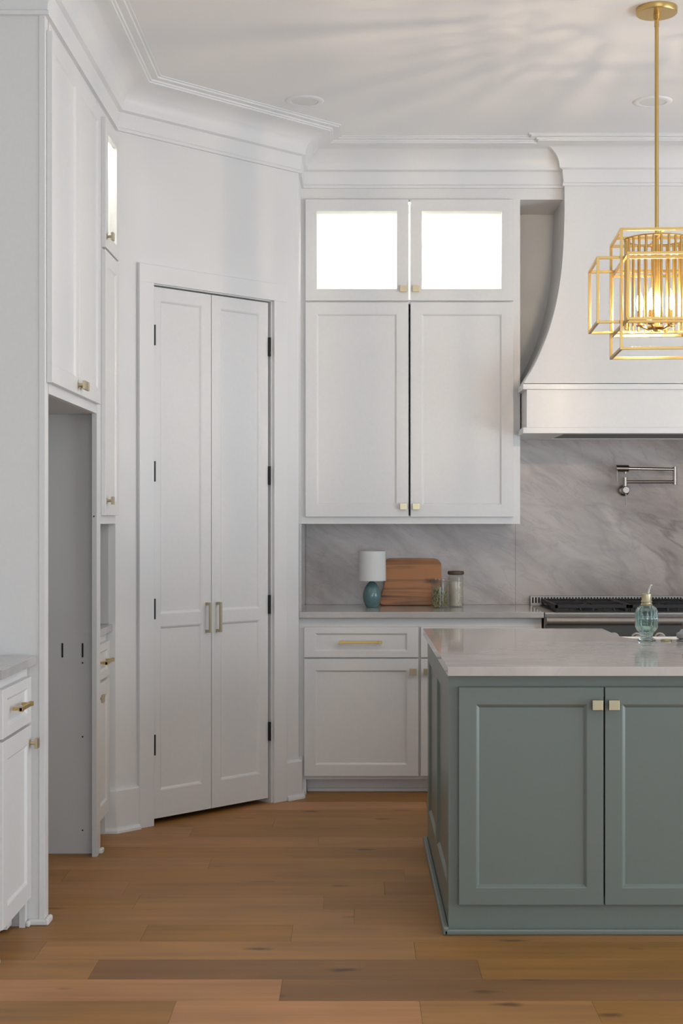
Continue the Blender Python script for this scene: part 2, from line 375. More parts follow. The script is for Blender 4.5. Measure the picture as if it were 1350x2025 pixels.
# pantry doors
PROF = lambda t: [(0, 0, t), (0, .0012, 0), (1, -.002, 0), (1, .003, .002), (1, .010, .009), (1, .010, t)]
def leaf(name, x0, x1, hinge_side):
    r = empty_struct(name, (A0[0], A0[1], 0), R45); z0, z1 = .026, 2.427; zm = .92; t = .035; y = .004
    pr = [(k, e, yy+y) for k, e, yy in PROF(t)]
    pr0 = [(0, 0, t+y), (0, 0, y), (1, -.002, y), (1, .003, .002+y), (1, .010, .009+y), (1, .010, t+y)]
    d = MB().rings(x0, x1, z0, zm, (.055, .055, .125, .029), pr0).rings(x0, x1, zm, z1, (.055, .055, .029, .058), pr0).build('door_leaf', M['cab'], r)
    box('upper_panel', M['cab'], r, x0+.05, x1-.05, y+.009, y+.02, zm+.025, z1-.05)
    box('lower_panel', M['cab'], r, x0+.05, x1-.05, y+.009, y+.02, z0+.12, zm-.025)
    hx = x0 if hinge_side < 0 else x1
    for pz in (662, 932, 1204.5, 1474) if hinge_side < 0 else (686, 940.5, 1195, 1446):
        Yh = 6.385 if hinge_side < 0 else 6.90
        z = H-(pz-CY)*Yh/F
        m = MB()
        if hinge_side < 0:
            m.box(hx+.0028, hx+.012, -.004, y, z-.046, z+.046)
            m.lathe([(.0055, -.046), (.0055, .046)], 12, (hx+.0088, -.0135, z))
        else:
            m.box(hx-.001, hx+.016, -.0005, y+.004, z-.045, z+.045)
            m.lathe([(.006, -.045), (.006, .045)], 10, (hx+.004, -.005, z))
        m.build('hinge', M['black'], r, smooth=40)
    sx = (x1-.028) if hinge_side < 0 else (x0+.031)
    h = MB(); za, zb = .850, .990
    h.box(sx-.006, sx+.006, y-.033, y-.024, za, zb).box(sx-.006, sx+.006, y-.026, y, za, za+.013).box(sx-.006, sx+.006, y-.026, y, zb-.013, zb)
    h.build('handle', M['pale'], r, .001)
leaf('door_1', .194, .5435, -1)
leaf('door_2', .5475, .8985, 1)

# baseboards with shoe moulding
def base_run(name, pts, top=.19, th=.017):
    """polyline, room on the right-hand side"""
    r = empty_struct(name)
    def off(d):
        out = []
        n = len(pts)
        for i, p in enumerate(pts):
            p = Vector(p)
            ds = []
            if i > 0: ds.append((p-Vector(pts[i-1])).normalized())
            if i < n-1: ds.append((Vector(pts[i+1])-p).normalized())
            nn = [Vector((q.y, -q.x)) for q in ds]
            if len(nn) == 1: out.append(p+nn[0]*d)
            else:
                b = (nn[0]+nn[1]).normalized(); out.append(p+b*(d/b.dot(nn[0])))
        return out
    def sweep(name, prof, mat):
        mb = MB(); n = len(prof); cols = [off(o) for o, z in prof]
        for i in range(len(pts)):
            for k in range(n): mb.v.append((cols[k][i].x, cols[k][i].y, prof[k][1]))
        for i in range(len(pts)-1):
            for k in range(n):
                k2 = (k+1) % n; mb.f.append((i*n+k, i*n+k2, (i+1)*n+k2, (i+1)*n+k))
        mb.f.append(tuple(range(n))); mb.f.append(tuple(range((len(pts)-1)*n, len(pts)*n))[::-1])
        return mb.build(name, mat, r, smooth=25)
    sweep('board', [(0, .0), (th, .0), (th, top-.008), (th-.004, top), (0, top)], M['crown'])
    sweep('shoe_moulding', [(th, 0), (th+.016, 0), (th+.015, .010), (th+.009, .019), (th, .022)], M['crown'])
    return r, sweep
u = Vector((.70711, .70711))
pA = Vector(A0)
base_run('baseboard_left', [(-1.12, 6.26), tuple(pA), tuple(pA+u*.116)])
base_run('baseboard_return', [tuple(pA+u*1.003), A1, (-.275, YB)])

# crown moulding: one mitred run round the room
CP = [(XLW, 4.83), (XL, 4.83), A0, A1, (-.275, YU), (1.085, YU), (1.085, 7.305), (2.035, 7.305), (2.035, YU), (XR, YU)]
prof = [(-.01, ZC), (.015, ZC), (.016, ZC+.013), (.011, ZC+.017), (.011, ZC+.028), (.015, ZC+.045), (.017, ZC+.082), (.026, ZC+.086), (.033, ZC+.089), (.035, ZC+.094)]
zc0 = ZC+.094
for i in range(1, 13):
    a = P/2*i/12; prof.append((.145-.110*math.cos(a), zc0+.097*math.sin(a)))
prof += [(.158, zc0+.099), (.160, zc0+.104), (.168, zc0+.105), (.170, zc0+.112), (.198, zc0+.113), (.200, zc0+.119), (.212, zc0+.119), (.213, ZT+.002), (-.01, ZT+.002)]
def crown(pts):
    n = len(prof); mb = MB(); N = len(pts)
    for i, p in enumerate(pts):
        p = Vector(p); nn = []
        if i > 0: q = (p-Vector(pts[i-1])).normalized(); nn.append(Vector((q.y, -q.x)))
        if i < N-1: q = (Vector(pts[i+1])-p).normalized(); nn.append(Vector((q.y, -q.x)))
        b = nn[0] if len(nn) == 1 else (nn[0]+nn[1]).normalized(); s = 1/b.dot(nn[0])
        for o, z in prof: mb.v.append((p.x+b.x*o*s, p.y+b.y*o*s, z))
    for i in range(N-1):
        for k in range(n-1): mb.f.append((i*n+k, i*n+k+1, (i+1)*n+k+1, (i+1)*n+k))
    return mb
tr = crown(CP).build('trim_1', M['crown'], smooth=28); struct(tr)
# frieze board over the alcove beside the hood
struct(box('trim_3', M['cab'], None, .858, 1.10, YU+.001, YW, 3.031, ZT))
struct(box('trim_4', M['cab'], None, 2.03, XR, YU+.001, YW, 3.031, ZT))

# ceiling cans
for x, y, lab in ((-.228, 6.548, 'round white recessed ceiling light, unlit, above the angled pantry wall'), (1.376, 6.56, 'round white recessed ceiling light, unlit, behind the pendant stem in front of the hood')):
    t = thing('recessed_light', lab, 'ceiling light', (x, y, ZT), 0, 'recessed ceiling lights')
    MB().lathe([(.062, -.0003), (.0622, -.0055), (.066, -.0065), (.080, -.006), (.088, -.003), (.090, -.0003), (.062, -.0003)], 40).build('trim_ring', M['ceil'], t, smooth=50)
    MB().lathe([(.0, -.002), (.040, -.0025), (.056, -.0045), (.0615, -.004), (.0615, -.0005), (0, -.0004)], 40).build('lens', M['canlens'], t, smooth=60)

# ------------------------------------------------------------------ cabinet parts
def knob(parent, x, z, y=-.02, mat='knob'):
    m = MB().box(x-.011, x+.011, y-.003, y, z-.011, z+.011).lathe([(.006, 0), (.006, .022)], 12, (x, y-.001, z), axis='y').box(x-.0175, x+.0175, y-.030, y-.020, z-.0165, z+.0165)
    return m.build('knob', M[mat], parent, .0012)
def pull(parent, xc, z, L=.213, y=-.02, mat='brass'):
    m = MB().box(xc-L/2, xc+L/2, y-.034, y-.024, z-.006, z+.006)
    for s in (-1, 1): m.box(xc+s*(L/2-.016)-.006, xc+s*(L/2-.016)+.006, y-.026, y, z-.005, z+.005)
    for s in (-1, 1): m.box(xc+s*(L/2-.009)-.009, xc+s*(L/2-.009)+.009, y-.0355, y-.0225, z-.0075, z+.0075)
    return m.build('pull_handle', M[mat], parent, .001)
def shaker(parent, x0, x1, z0, z1, rails=(.058, .058, .058, .058), mat='cab', name='door', glass=False, t=.019, y=-.020, bead=.010):
    pr = [(0, 0, t), (0, .0012, .0), (1, -.002, 0), (1, .003, .002), (1, bead, .008), (1, bead, t)]
    pr = [(0, 0, t+y), (0, 0, y+.0012), (0, .0012, y), (1, 0, y), (1, .003, y+.001), (1, bead, y+.008), (1, bead, t+y)]
    if glass: pr = [(0, 0, t+y), (0, 0, y+.0012), (0, .0012, y), (1, 0, y), (1, 0, t+y)]
    d = MB().rings(x0, x1, z0, z1, rails, pr).build(name, M[mat], parent)
    L, R, B, T = rails
    if glass: box('glass_pane', M['pane'], d, x0+L-.004, x1-R+.004, y+.009, y+.012, z0+B-.004, z1-T+.004)
    else: box('panel', M[mat], d, x0+L, x1-R, y+.008, y+.014, z0+B, z1-T)
    return d
def led_light(parent, x0, x1, y, z, power):
    s = box('light_strip', M['led'], parent, x0, x1, y-.012, y+.012, z-.006, z)
    return s

# ------------------------------------------------------------------ fridge surround on the left
fs = thing('fridge_surround', 'tall white built-in surround of an empty fridge bay with two long upper doors, at left', 'cabinet', (XL, 4.83, 0), P/2)
D = .72
def hollow(root, name, W, D, z0, z1, mat, dark=None):
    """open-fronted carcass"""
    t = .018
    return MB().box(0, t, 0, D, z0, z1).box(W-t, W, 0, D, z0, z1).box(t, W-t, D-t, D, z0, z1).box(t, W-t, 0, D-t, z0, z0+t).box(t, W-t, 0, D-t, z1-t, z1).build(name, mat, root)
MB().box(.003, .05, .02, D, 0, ZT-.002).box(0, .055, 0, .02, 0, ZT-.002).build('end_panel', M['cab'], fs, .001)
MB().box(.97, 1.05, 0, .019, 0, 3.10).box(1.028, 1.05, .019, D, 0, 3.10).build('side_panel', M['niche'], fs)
MB().box(.972, 1.05, -.001, .0, 0, 3.10).build('stile', M['cab'], fs)
MB().box(.05, .97, 0, .02, 1.809, 1.865).build('bottom_rail', M['cab'], fs)
MB().box(.05, .97, 0, .02, 3.035, ZT-.002).build('top_rail', M['cab'], fs)
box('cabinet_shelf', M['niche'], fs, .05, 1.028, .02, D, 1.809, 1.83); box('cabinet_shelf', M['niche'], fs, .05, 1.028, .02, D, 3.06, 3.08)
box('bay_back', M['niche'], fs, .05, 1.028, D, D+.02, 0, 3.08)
d = shaker(fs, .026, .501, 1.845, 3.045); knob(d, .478, 1.868+.01)
d = shaker(fs, .505, .958, 1.845, 3.045); knob(d, .53, 1.868+.01)
# slots and drilled holes in the far side panel
m = MB()
for px, py0, py1 in ((123, 1272, 1300), (163, 1272, 1300)):
    X = (px-CX)*5.855/F; z0, z1 = H-(py1-CY)*5.855/F, H-(py0-CY)*5.855/F
    ly = -(X-XL); box('slot', M['black'], fs, 1.0265, 1.0285, ly-.0035, ly+.0035, z0, z1)
for px, py in ((163, 1311), (163, 1457), (163, 1642)):
    X = (px-CX)*5.855/F; z = H-(py-CY)*5.855/F; ly = -(X-XL); box('screw_hole', M['black'], fs, 1.0265, 1.0285, ly-.003, ly+.003, z-.003, z+.003)
box('screw_hole', M['black'], fs, .968, .9705, .008, .013, H-(1021-CY)*5.8/F-.003, H-(1021-CY)*5.8/F+.003)
MB().box(-.014, .0, -.012, .056, 0, .02).box(-.014, .055, -.016, 0, 0, .022).build('shoe_moulding', M['crown'], fs, .006)
MB().box(1.02, 1.062, -.016, .0, 0, .02).build('shoe_moulding', M['crown'], fs, .005)

# ------------------------------------------------------------------ coffee niche wall cabinet and base
def lit_pair(root, W, D, z0, zm, z1, zf0, mat='cab'):
    """upper carcass: closed lower box, lit upper box"""
    t = .018
    MB().box(0, t, .02, D, zf0, z1).box(W-t, W, .02, D, zf0, z1).box(t, W-t, D-.012, D, zf0, zm-.01).box(t, W-t, .02, D-.012, zf0, zf0+t).build('carcass', M['cab'], root)
    MB().box(t, W-t, D-.012, D, zm, z1).box(t, t+.004, .02, D-.012, zm, z1).box(W-t-.004, W-t, .02, D-.012, zm, z1).box(t, W-t, .02, D, zm-.01, zm).box(t, W-t, .02, D, z1-.02, z1).build('lit_interior', M['inner'], root)
cw = thing('wall_cabinet', 'narrow white wall cabinet with a small lit glass door, between fridge bay and pantry wall', 'cabinet', (XL, 5.88, 0), P/2)
W = .379
MB().box(0, .03, 0, .02, 1.358, 3.10).box(W-.045, W, 0, .02, 1.358, 3.10).box(.03, W-.045, 0, .02, 1.358, 1.40).box(.03, W-.045, 0, .02, 2.49, 2.515).box(.03, W-.045, 0, .02, 3.04, ZT-.002).build('face_frame', M['cab'], cw)
lit_pair(cw, W, .5, 1.358, 2.50, 3.06, 1.358)
d = shaker(cw, .020, .352, 2.508, 3.047, glass=True); knob(d, .046, 2.535+.02)
d = shaker(cw, .020, .352, 1.394, 2.498); knob(d, .046, 1.455)
led_light(cw, .05, .33, .05, 3.035, 3); led_light(cw, .05, .33, .30, 3.035, 3)
box('niche_shade_panel', M['niche'], cw, .3745, .3785, .03, .6, .918, 1.357); box('niche_shade_panel', M['niche'], cw, .0, .002, .03, .6, .918, 1.357)  # added thin sheets, the niche's shade put into their grey

cb = thing('base_cabinet', 'narrow white base cabinet with one drawer and door, between fridge bay and pantry wall', 'cabinet', (-1.09, 5.883, 0), P/2)
W = .372
MB().box(.01, .03, 0, .02, .09, .884).box(W-.035, W, 0, .02, 0, .884).box(.02, W-.035, 0, .02, .845, .884).box(.02, W-.035, 0, .02, .68, .70).box(.02, W-.035, 0, .02, .09, .11).build('face_frame', M['cab'], cb)
hollow(cb, 'carcass', W, .6, .09, .884, M['cab']).location = (0, .02, 0)
box('toe_kick', M['cab'], cb, 0, W, .07, .085, 0, .09)
dr = shaker(cb, .010, .345, .697, .847, (.05, .05, .03, .03), name='drawer'); pull(dr, .177, .772, .17)
d = shaker(cb, .010, .345, .102, .683); knob(d, .04, .63)
ct = MB().box(-1.70, -1.063, 5.883, 6.258, .885, .915).build('countertop', M['ctop'], None, .002)
tag(ct, 'short pale stone countertop in the niche between fridge bay and pantry wall', 'countertop')
tag(box('backsplash_panel', M['splash'], None, -1.72, -1.701, 5.883, 6.258, .916, 1.357), 'grey stone back panel deep in the narrow counter niche at left', 'backsplash')

# ------------------------------------------------------------------ near left base cabinet and counter
nb = thing('base_cabinet', 'white base cabinet with one drawer and door at the left edge, nearest the camera', 'cabinet', (-1.109, 4.385, 0), P/2)
W = .444
MB().box(0, .02, 0, .02, 0, .884).box(W-.035, W, 0, .02, 0, .884).box(.02, W-.035, 0, .02, .845, .884).box(.02, W-.035, 0, .02, .68, .70).box(.02, W-.035, 0, .02, .085, .108).build('face_frame', M['cab'], nb)
MB().box(0, .018, .02, .6, 0, .884).box(W-.018, W, .02, .6, 0, .884).box(.018, W-.018, .58, .6, 0, .884).box(.018, W-.018, .02, .58, .09, .108).build('carcass', M['cab'], nb)
MB().box(.0, W-.1, .07, .085, 0, .085).box(W-.1, W-.035, .045, .085, .012, .085).build('toe_kick', M['cab'], nb)
dr = shaker(nb, .025, .415, .694, .847, (.055, .055, .032, .032), name='drawer'); pull(dr, .215, .772, .155)
d = shaker(nb, .025, .415, .102, .684); knob(d, .388, .626)
for a_, b_ in ((-.014, .02), (W-.034, W-.015)): MB().box(a_, b_, -.015, .0, 0, .02).build('shoe_moulding', M['crown'], nb, .006)
tag(MB().box(-1.74, -1.078, 4.36, 4.829, .885, .915).build('countertop', M['ctop'], None, .002), 'short pale stone countertop at the left edge against the tall white panel', 'countertop')

# ------------------------------------------------------------------ back wall: upper cabinet
uc = thing('wall_cabinet', 'wide white wall cabinet with two lit glass doors above two solid doors', 'cabinet', (-.275, YU, 0))
W = 1.133
MB().box(.0, .032, 0, .02, 1.3535, 3.09).box(W-.042, W, 0, .02, 1.3535, 3.09).box(.032, W-.042, 0, .02, 1.3535, 1.397).box(.032, W-.042, 0, .02, 2.49, 2.512).box(.032, W-.042, 0, .02, 3.02, ZT-.002).build('face_frame', M['cab'], uc)
lit_pair(uc, W, .349, 1.3535, 2.50, 3.05, 1.3535)
gx = [(.0235, .5555), (.5655, 1.0965)]
for i, (a, b) in enumerate(gx):
    d = shaker(uc, a, b, 2.505, 3.028, (.0585, .060, .060, .060), glass=True); knob(d, (b-.028) if i == 0 else (a+.027), 2.563)
    d = shaker(uc, a, b, 1.390, 2.497, (.058, .060, .060, .060)); knob(d, (b-.028) if i == 0 else (a+.027), 1.443)
led_light(uc, .08, W-.08, .05, 3.025, 6)

# back base cabinet
bc = thing('base_cabinet', 'wide white base cabinet with drawers over doors, left of the range', 'cabinet', (-.275, YB, 0))
W = 1.215
MB().box(0, .035, 0, .02, 0, .884).box(.585, .62, 0, .02, .10, .83).box(W-.045, W, 0, .02, .0, .884).box(.035, W-.045, 0, .02, .83, .884).box(.035, .585, 0, .02, .675, .69).box(.62, W-.045, 0, .02, .675, .69).box(.035, W-.045, 0, .02, .073, .10).build('face_frame', M['cab'], bc)
hollow(bc, 'carcass', W, .53, .073, .884, M['cab']).location = (0, .021, 0)
box('toe_kick', M['cab'], bc, .035, W, .068, .08, 0, .073)
MB().box(.036, W, .052, .067, 0, .018).build('shoe_moulding', M['cab'], bc, .005)
for a, b, kx in ((.0245, .5963, .5963-.028), (.609, 1.178, .609+.030)):
    dr = shaker(bc, a, b, .6863, .838, (.055, .055, .030, .030), name='drawer'); pull(dr, (a+b)/2-.004, .764)
    d = shaker(bc, a, b, .0917, .6787, (.055, .055, .056, .056)); knob(d, kx, .6165)
tag(MB().box(-.274, .9455, 7.09, 7.703, .885, .915).build('countertop', M['ctop'], None, .002), 'long pale stone countertop under the lit wall cabinet', 'countertop')
tag(box('backsplash_panel', M['splash'], None, -.262, .8725, 7.705, 7.719, .9155, 1.353), 'low grey-veined stone backsplash slab under the wide wall cabinet', 'backsplash')
tag(box('backsplash_panel', M['splash'], None, .8735, 3.2, 7.705, 7.7195, .9155, 1.8335), 'tall stone backsplash slab with diagonal veins behind the range', 'backsplash')
tag(box('backsplash_panel', M['ctop'], None, -.2745, -.263, 7.092, 7.704, .9155, 1.352, .001), 'narrow stone side splash against the short return wall', 'backsplash')

# ------------------------------------------------------------------ range hood
HXC = 1.56
hd = thing('range_hood', 'large white flared range hood with a straight band and ledges', 'range hood', (HXC, YW, 0))
sil = [(1116, 300), (1116, 372), (1115.5, 440), (1111.5, 520), (1101.5, 590), (1084.5, 655), (1061, 713), (1035.5, 758)]
def hood_sec(px, py):
    f = max(0, min(1, (1116-px)/(1116-1035.5)))
    Y = 7.305-.180*f
    return (px-CX)*Y/F, Y, H-(py-CY)*Y/F
secs = [hood_sec(*s) for s in sil]
def cr(p0, p1, p2, p3, t):
    return tuple(.5*((2*b)+(-a+c)*t+(2*a-5*b+4*c-d)*t*t+(-a+3*b-3*c+d)*t**3) for a, b, c, d in zip(p0, p1, p2, p3))
ss = []
for i in range(len(secs)-1):
    p0, p1, p2, p3 = secs[max(i-1, 0)], secs[i], secs[i+1], secs[min(i+2, len(secs)-1)]
    for k in range(6): ss.append(cr(p0, p1, p2, p3, k/6))
ss.append(secs[-1])
ss = [(ss[0][0], ss[0][1], ZT-.001)]+ss[1:]
mb = MB()
for x, y, z in ss:
    a = HXC-x
    mb.v += [(-a, -.001, z), (-a, y-YW, z), (a, y-YW, z), (a, -.001, z)]
for j in range(len(ss)-1):
    for k in range(3): mb.f.append((4*j+k, 4*j+k+1, 4*j+k+5, 4*j+k+4))
mb.build('flared_chimney', M['cab'], hd, smooth=30)
hw = HXC-.865
yf = 7.125-YW
MB().box(-hw, hw, yf, yf+.02, 1.835, 2.03).box(-hw, -hw+.02, yf+.02, -.001, 1.835, 2.03).box(hw-.02, hw, yf+.02, -.001, 1.835, 2.03).build('band', M['cab'], hd)
def ledge(z0, z1):
    a = HXC-.8445; y0 = 7.11-YW; yc = YU-YW-.022
    return MB().box(-a, a, y0, yc, z0, z1).box(-(HXC-.860), HXC-.860, yc, -.016, z0, z1)
ledge(2.027, 2.0546).build('upper_ledge', M['crown'], hd, .002)
m = MB().box(-(HXC-.8445), HXC-.8445, 7.11-YW, 7.11-YW+.07, 1.807, 1.837).box(-(HXC-.8445), -(HXC-.8445)+.10, 7.18-YW, YU-YW-.022, 1.807, 1.837).box((HXC-.8445)-.10, (HXC-.8445), 7.18-YW, YU-YW-.022, 1.807, 1.837)
m.box(-(HXC-.860), -(HXC-.860)+.09, YU-YW-.022, -.016, 1.807, 1.837).box((HXC-.860)-.09, (HXC-.860), YU-YW-.022, -.016, 1.807, 1.837).box(-(HXC-.860)+.09, (HXC-.860)-.09, -.08, -.016, 1.807, 1.837).box(-(HXC-.860)+.08, -(HXC-1.062), -.54, -.08, 1.808, 1.834).box((HXC-1.062), (HXC-.860)-.08, -.54, -.08, 1.808, 1.834)
m.build('lower_ledge', M['crown'], hd, .002)
box('filter_insert', M['filter'], hd, -(HXC-1.06), HXC-1.06, -.54, -.08, 1.812, 1.834)

# ------------------------------------------------------------------ pot filler
pf = thing('pot_filler', 'brushed nickel folded pot filler tap mounted on the stone backsplash', 'tap', (1.45, 7.704, 1.51))
def pp(px, py, Y=7.63): return ((px-CX)*Y/F-1.45, Y-7.704, H-(py-CY)*Y/F-1.51)
c = pp(1233, 970, 7.704)
MB().lathe([(.031, 0), (.031, .006), (.026, .012), (.020, .016)], 28, c, axis='y').build('wall_flange', M['nickel'], pf, smooth=40)
a = pp(1235.5, 969)
MB().tube([c, (c[0], c[1]-.05, c[2]), (a[0], a[1]-.015, a[2])], [.012, .012, .014], 14).lathe([(.0, .0), (.021, .0), (.021, .03), (.017, .034), (0, .034)], 24, (a[0], a[1], a[2]), axis='y').build('valve_body', M['nickel'], pf, smooth=40)
MB().tube([pp(1235.5, 972), pp(1235.5, 944)], .0115, 14).build('riser', M['nickel'], pf, smooth=40)
MB().tube([pp(1236, 953), pp(1332, 953)], .0085, 14).build('lower_arm', M['nickel'], pf, smooth=40)
MB().tube([pp(1334, 958.5), pp(1334, 923)], .011, 14).build('elbow', M['nickel'], pf, smooth=40)
MB().tube([pp(1332, 928, 7.63), pp(1246, 926.5, 7.60), pp(1242, 926.3, 7.60)], [.0085, .0085, .013], 14).build('upper_arm', M['nickel'], pf, smooth=40)
MB().tube([pp(1242, 926.5, 7.60), pp(1218, 926.2, 7.60)], .019, 18).build('spout_valve', M['nickel'], pf, smooth=40)
MB().tube([pp(1236, 930, 7.60), pp(1236, 937, 7.60)], .009, 12).build('spout_tip', M['steel'], pf, smooth=40)
MB().tube([pp(1219.5, 930, 7.58), pp(1219.5, 952, 7.58)], .0035, 8).build('lever', M['nickel'], pf, smooth=40)
MB().tube([pp(1237, 972, 7.60), pp(1237.5, 999, 7.60)], .003, 8).build('lever', M['nickel'], pf, smooth=40)

# ------------------------------------------------------------------ range
RX0, RX1 = .950, 2.168
rg = thing('range', 'wide stainless steel gas range with black grates under the hood', 'range', (RX0, 7.69, 0))
RW = RX1-RX0
MB().box(0, RW, -.58, 0, .10, .90).build('body', M['steel'], rg, .003)
MB().box(0, RW, -.60, -.04, .90, .912).build('cooktop', M['steel'], rg, .002)
MB().box(0, RW, -.018, -.002, .90, .9635).build('backguard', M['dark'], rg)
m = MB().box(0, RW, -.026, -.0175, .957, .9635).box(0, RW, -.026, -.0175, .912, .9255)
x = .0
while x < RW: m.box(x, x+.0085, -.026, -.0175, .9255, .957); x += .0166
tag(m.build('vent_slats', M['steel'], rg), kind='stuff')
MB().box(.05, RW-.05, -.599, -.05, .9122, .918).build('burner_pan', M['iron'], rg)
ng = 3; gw = (RW-.10)/ng
for g_ in range(ng):
    x0 = .05+gw*g_+.003; x1 = .05+gw*(g_+1)-.003; m = MB(); z0, z1 = .934, .951
    for yy in (-.598, -.32, -.065): m.box(x0, x1, yy, yy+.014, z0-.0, z1)
    for xx in (x0, x1-.014): m.box(xx, xx+.014, -.598, -.051, z0-.0, z1)
    xm = (x0+x1)/2
    for yc in (-.445, -.19):
        for k in range(8):
            an = P/4*k+P/8; rx, ry = math.cos(an), math.sin(an)
            ex = xm+max(-.18, min(.18, rx*.19)); ey = yc+max(-.12, min(.12, ry*.17))
            m.tube([(xm+rx*.035, yc+ry*.035, z1-.001), (xm+rx*.07, yc+ry*.07, z1-.005), (ex, ey, z1-.006)], .006, 4)
        m.lathe([(.030, .0), (.030, .006), (.036, .008), (.036, .0)], 16, (xm, yc, z1-.012))
    for xx in (x0+.004, xm, x1-.018):
        for yy in (-.596, -.315, -.062): m.box(xx, xx+.012, yy, yy+.012, .918, z0)
    # legs bowed at the front between the bars
    for xx in (x0+.10, x1-.10): m.tube([(xx-.03, -.592, .919), (xx-.022, -.592, .936), (xx, -.592, .945), (xx+.022, -.592, .936), (xx+.03, -.592, .919)], .006, 6)
    gr = m.build('grate', M['iron'], rg, .001)
    for yc in (-.445, -.19):
        MB().lathe([(.055, .0), (.055, .006), (.04, .010), (.04, .014), (0, .015)], 24, (xm, yc, .917)).build('burner', M['iron'], rg, smooth=40)
bn = []
for k in range(9):
    a = P*k/8; bn.append((-.635+0-.020*math.sin(a)+.02, .872+.0195*math.cos(a)))
m = MB(); n0 = len(bn)
pts2 = [(-.57, .8915)]+bn+[(-.57, .8525)]
i0 = 0
for x in (.006, RW-.006):
    for (yy, zz) in pts2: m.v.append((x, yy, zz))
n2 = len(pts2)
for k in range(n2): m.f.append((k, (k+1) % n2, n2+(k+1) % n2, n2+k))
m.f.append(tuple(range(n2))); m.f.append(tuple(range(n2, 2*n2))[::-1])
m.build('bullnose', M['bull'], rg, smooth=50)
box('control_panel', M['dsteel'], rg, .004, RW-.004, -.605, -.579, .70, .850)
kx = 1.177-RX0
while kx < RW-.1:
    MB().lathe([(.030, 0), (.030, .004), (.026, .006), (.022, .008), (.021, .034), (.018, .037), (0, .037)], 24, (kx, -.605, .784), axis='y').build('control_knob', M['steel'], rg, smooth=40); kx += .115
box('oven_door', M['steel'], rg, .01, RW-.01, -.60, -.575, .20, .68, .003)
MB().tube([(.05, -.655, .64), (RW-.05, -.655, .64)], .013, 12).tube([(.08, -.655, .64), (.08, -.60, .64)], .009, 8).tube([(RW-.08, -.655, .64), (RW-.08, -.60, .64)], .009, 8).build('oven_handle', M['steel'], rg, smooth=40)
for xx in (.05, RW-.05):
    for yy in (-.52, -.06): MB().lathe([(.02, 0), (.02, .102)], 12, (xx, yy, 0)).build('foot', M['black'], rg)

# ------------------------------------------------------------------ island
il = thing('kitchen_island', 'sage green kitchen island with panelled doors and square knobs', 'island', (.313, 4.72, 0))
IW = 2.10; ID = 1.34; zt = .862
t = .02
m = MB().box(0, .035, 0, t, 0, zt).box(.99, 1.02, 0, t, 0, zt).box(IW-.035, IW, 0, t, 0, zt).box(.035, .99, 0, t, .80, zt).box(1.02, IW-.035, 0, t, .80, zt).box(.035, .99, 0, t, 0, .125).box(1.02, IW-.035, 0, t, 0, .125)
m.build('face_frame', M['sage'], il)
MB().box(IW-t, IW, t, ID, 0, zt).box(.0, .74, ID-t, ID, 0, zt).box(1.60, IW, ID-t, ID, 0, zt).box(.02, IW-t, t, ID-t, .08, .10).build('carcass', M['sage'], il)
# sink base stepping forward under the apron
MB().box(.74, .76, ID-.02, 1.52, 0, .60).box(1.58, 1.60, ID-.02, 1.52, 0, .60).box(.74, 1.60, 1.50, 1.52, 0, .60).build('sink_base', M['sage'], il)
# left side with two recessed panels, local x = 0 plane; ring is built in xz then turned
def side_ring(y0, y1, z0, z1, sides):
    m = MB().rings(y0, y1, z0, z1, sides, [(0, 0, .022), (0, 0, 0), (1, 0, 0), (1, .003, .002), (1, .012, .010), (1, .012, .022)])
    m.v = [(b, a, c) for a, b, c in m.v]; return m
side_ring(t, .70, 0, zt, (.075, .045, .150, .085)).build('side_frame', M['sage'], il)
side_ring(.70, ID-t, 0, zt, (.045, .075, .150, .085)).build('side_frame', M['sage'], il)
box('side_panel', M['sage'], il, .010, .020, .10, .65, .15, .775)
box('side_panel', M['sage'], il, .010, .020, .75, ID-.10, .15, .775)
MB().box(-.017, IW, -.016, 0, 0, .020).box(-.020, 0, -.016, ID+.0, 0, .028).build('shoe_moulding', M['sage'], il, .006)
for a, b, kk in ((.033, .511, .487), (.516, .990, .541), (1.01, 1.50, 1.475), (1.505, 2.0, 1.53)):
    d = shaker(il, a, b, .1017, .822, (.056, .054, .056, .056), mat='sage', bead=.012); knob(d, kk, .766, mat='pale')
# stone top with the notch for the sink
def arc(cx, cy, r, a0, a1, n=8, ry=None):
    ry = ry or r
    return [(cx+r*math.cos(a0+(a1-a0)*k/n), cy+ry*math.sin(a0+(a1-a0)*k/n)) for k in range(n+1)]
XN0, XN1, YN, YT = 1.100, 1.86, 5.735, 6.31
poly = [(.306, 4.66), (2.45, 4.66), (2.45, YT), (XN1, YT)] + arc(XN1-.11, YN+.16, .11, 0, -P/2, 8, .16) + arc(XN0+.11, YN+.16, .11, -P/2, -P, 8, .16) + [(XN0, YT), (.306, YT)]
itop = MB().prism(poly, .8630, .893).build('countertop', M['top'], None, .002)
tag(itop, 'large polished pale stone top of the green island with a sink cut-out', 'countertop')
# farmhouse sink
sk = thing('sink', 'white apron-front sink let into the back of the island top', 'sink', (1.48, 5.99, .62))
hx, hy = .40, .29; m = MB()
zr = .2405
m.box(-hx, hx, hy-.03, hy, 0, zr).box(-hx, hx, -hy, -hy+.03, 0, zr).box(-hx, -hx+.03, -hy+.03, hy-.03, 0, zr).box(hx-.03, hx, -hy+.03, hy-.03, 0, zr).box(-hx+.03, hx-.03, -hy+.03, hy-.03, 0, .025)
m.build('basin', M['sinkw'], sk, .006)
MB().lathe([(.045, .0), (.045, .004), (.03, .002), (0, .001)], 24, (0, 0, .0255)).build('drain', M['steel'], sk, smooth=40)

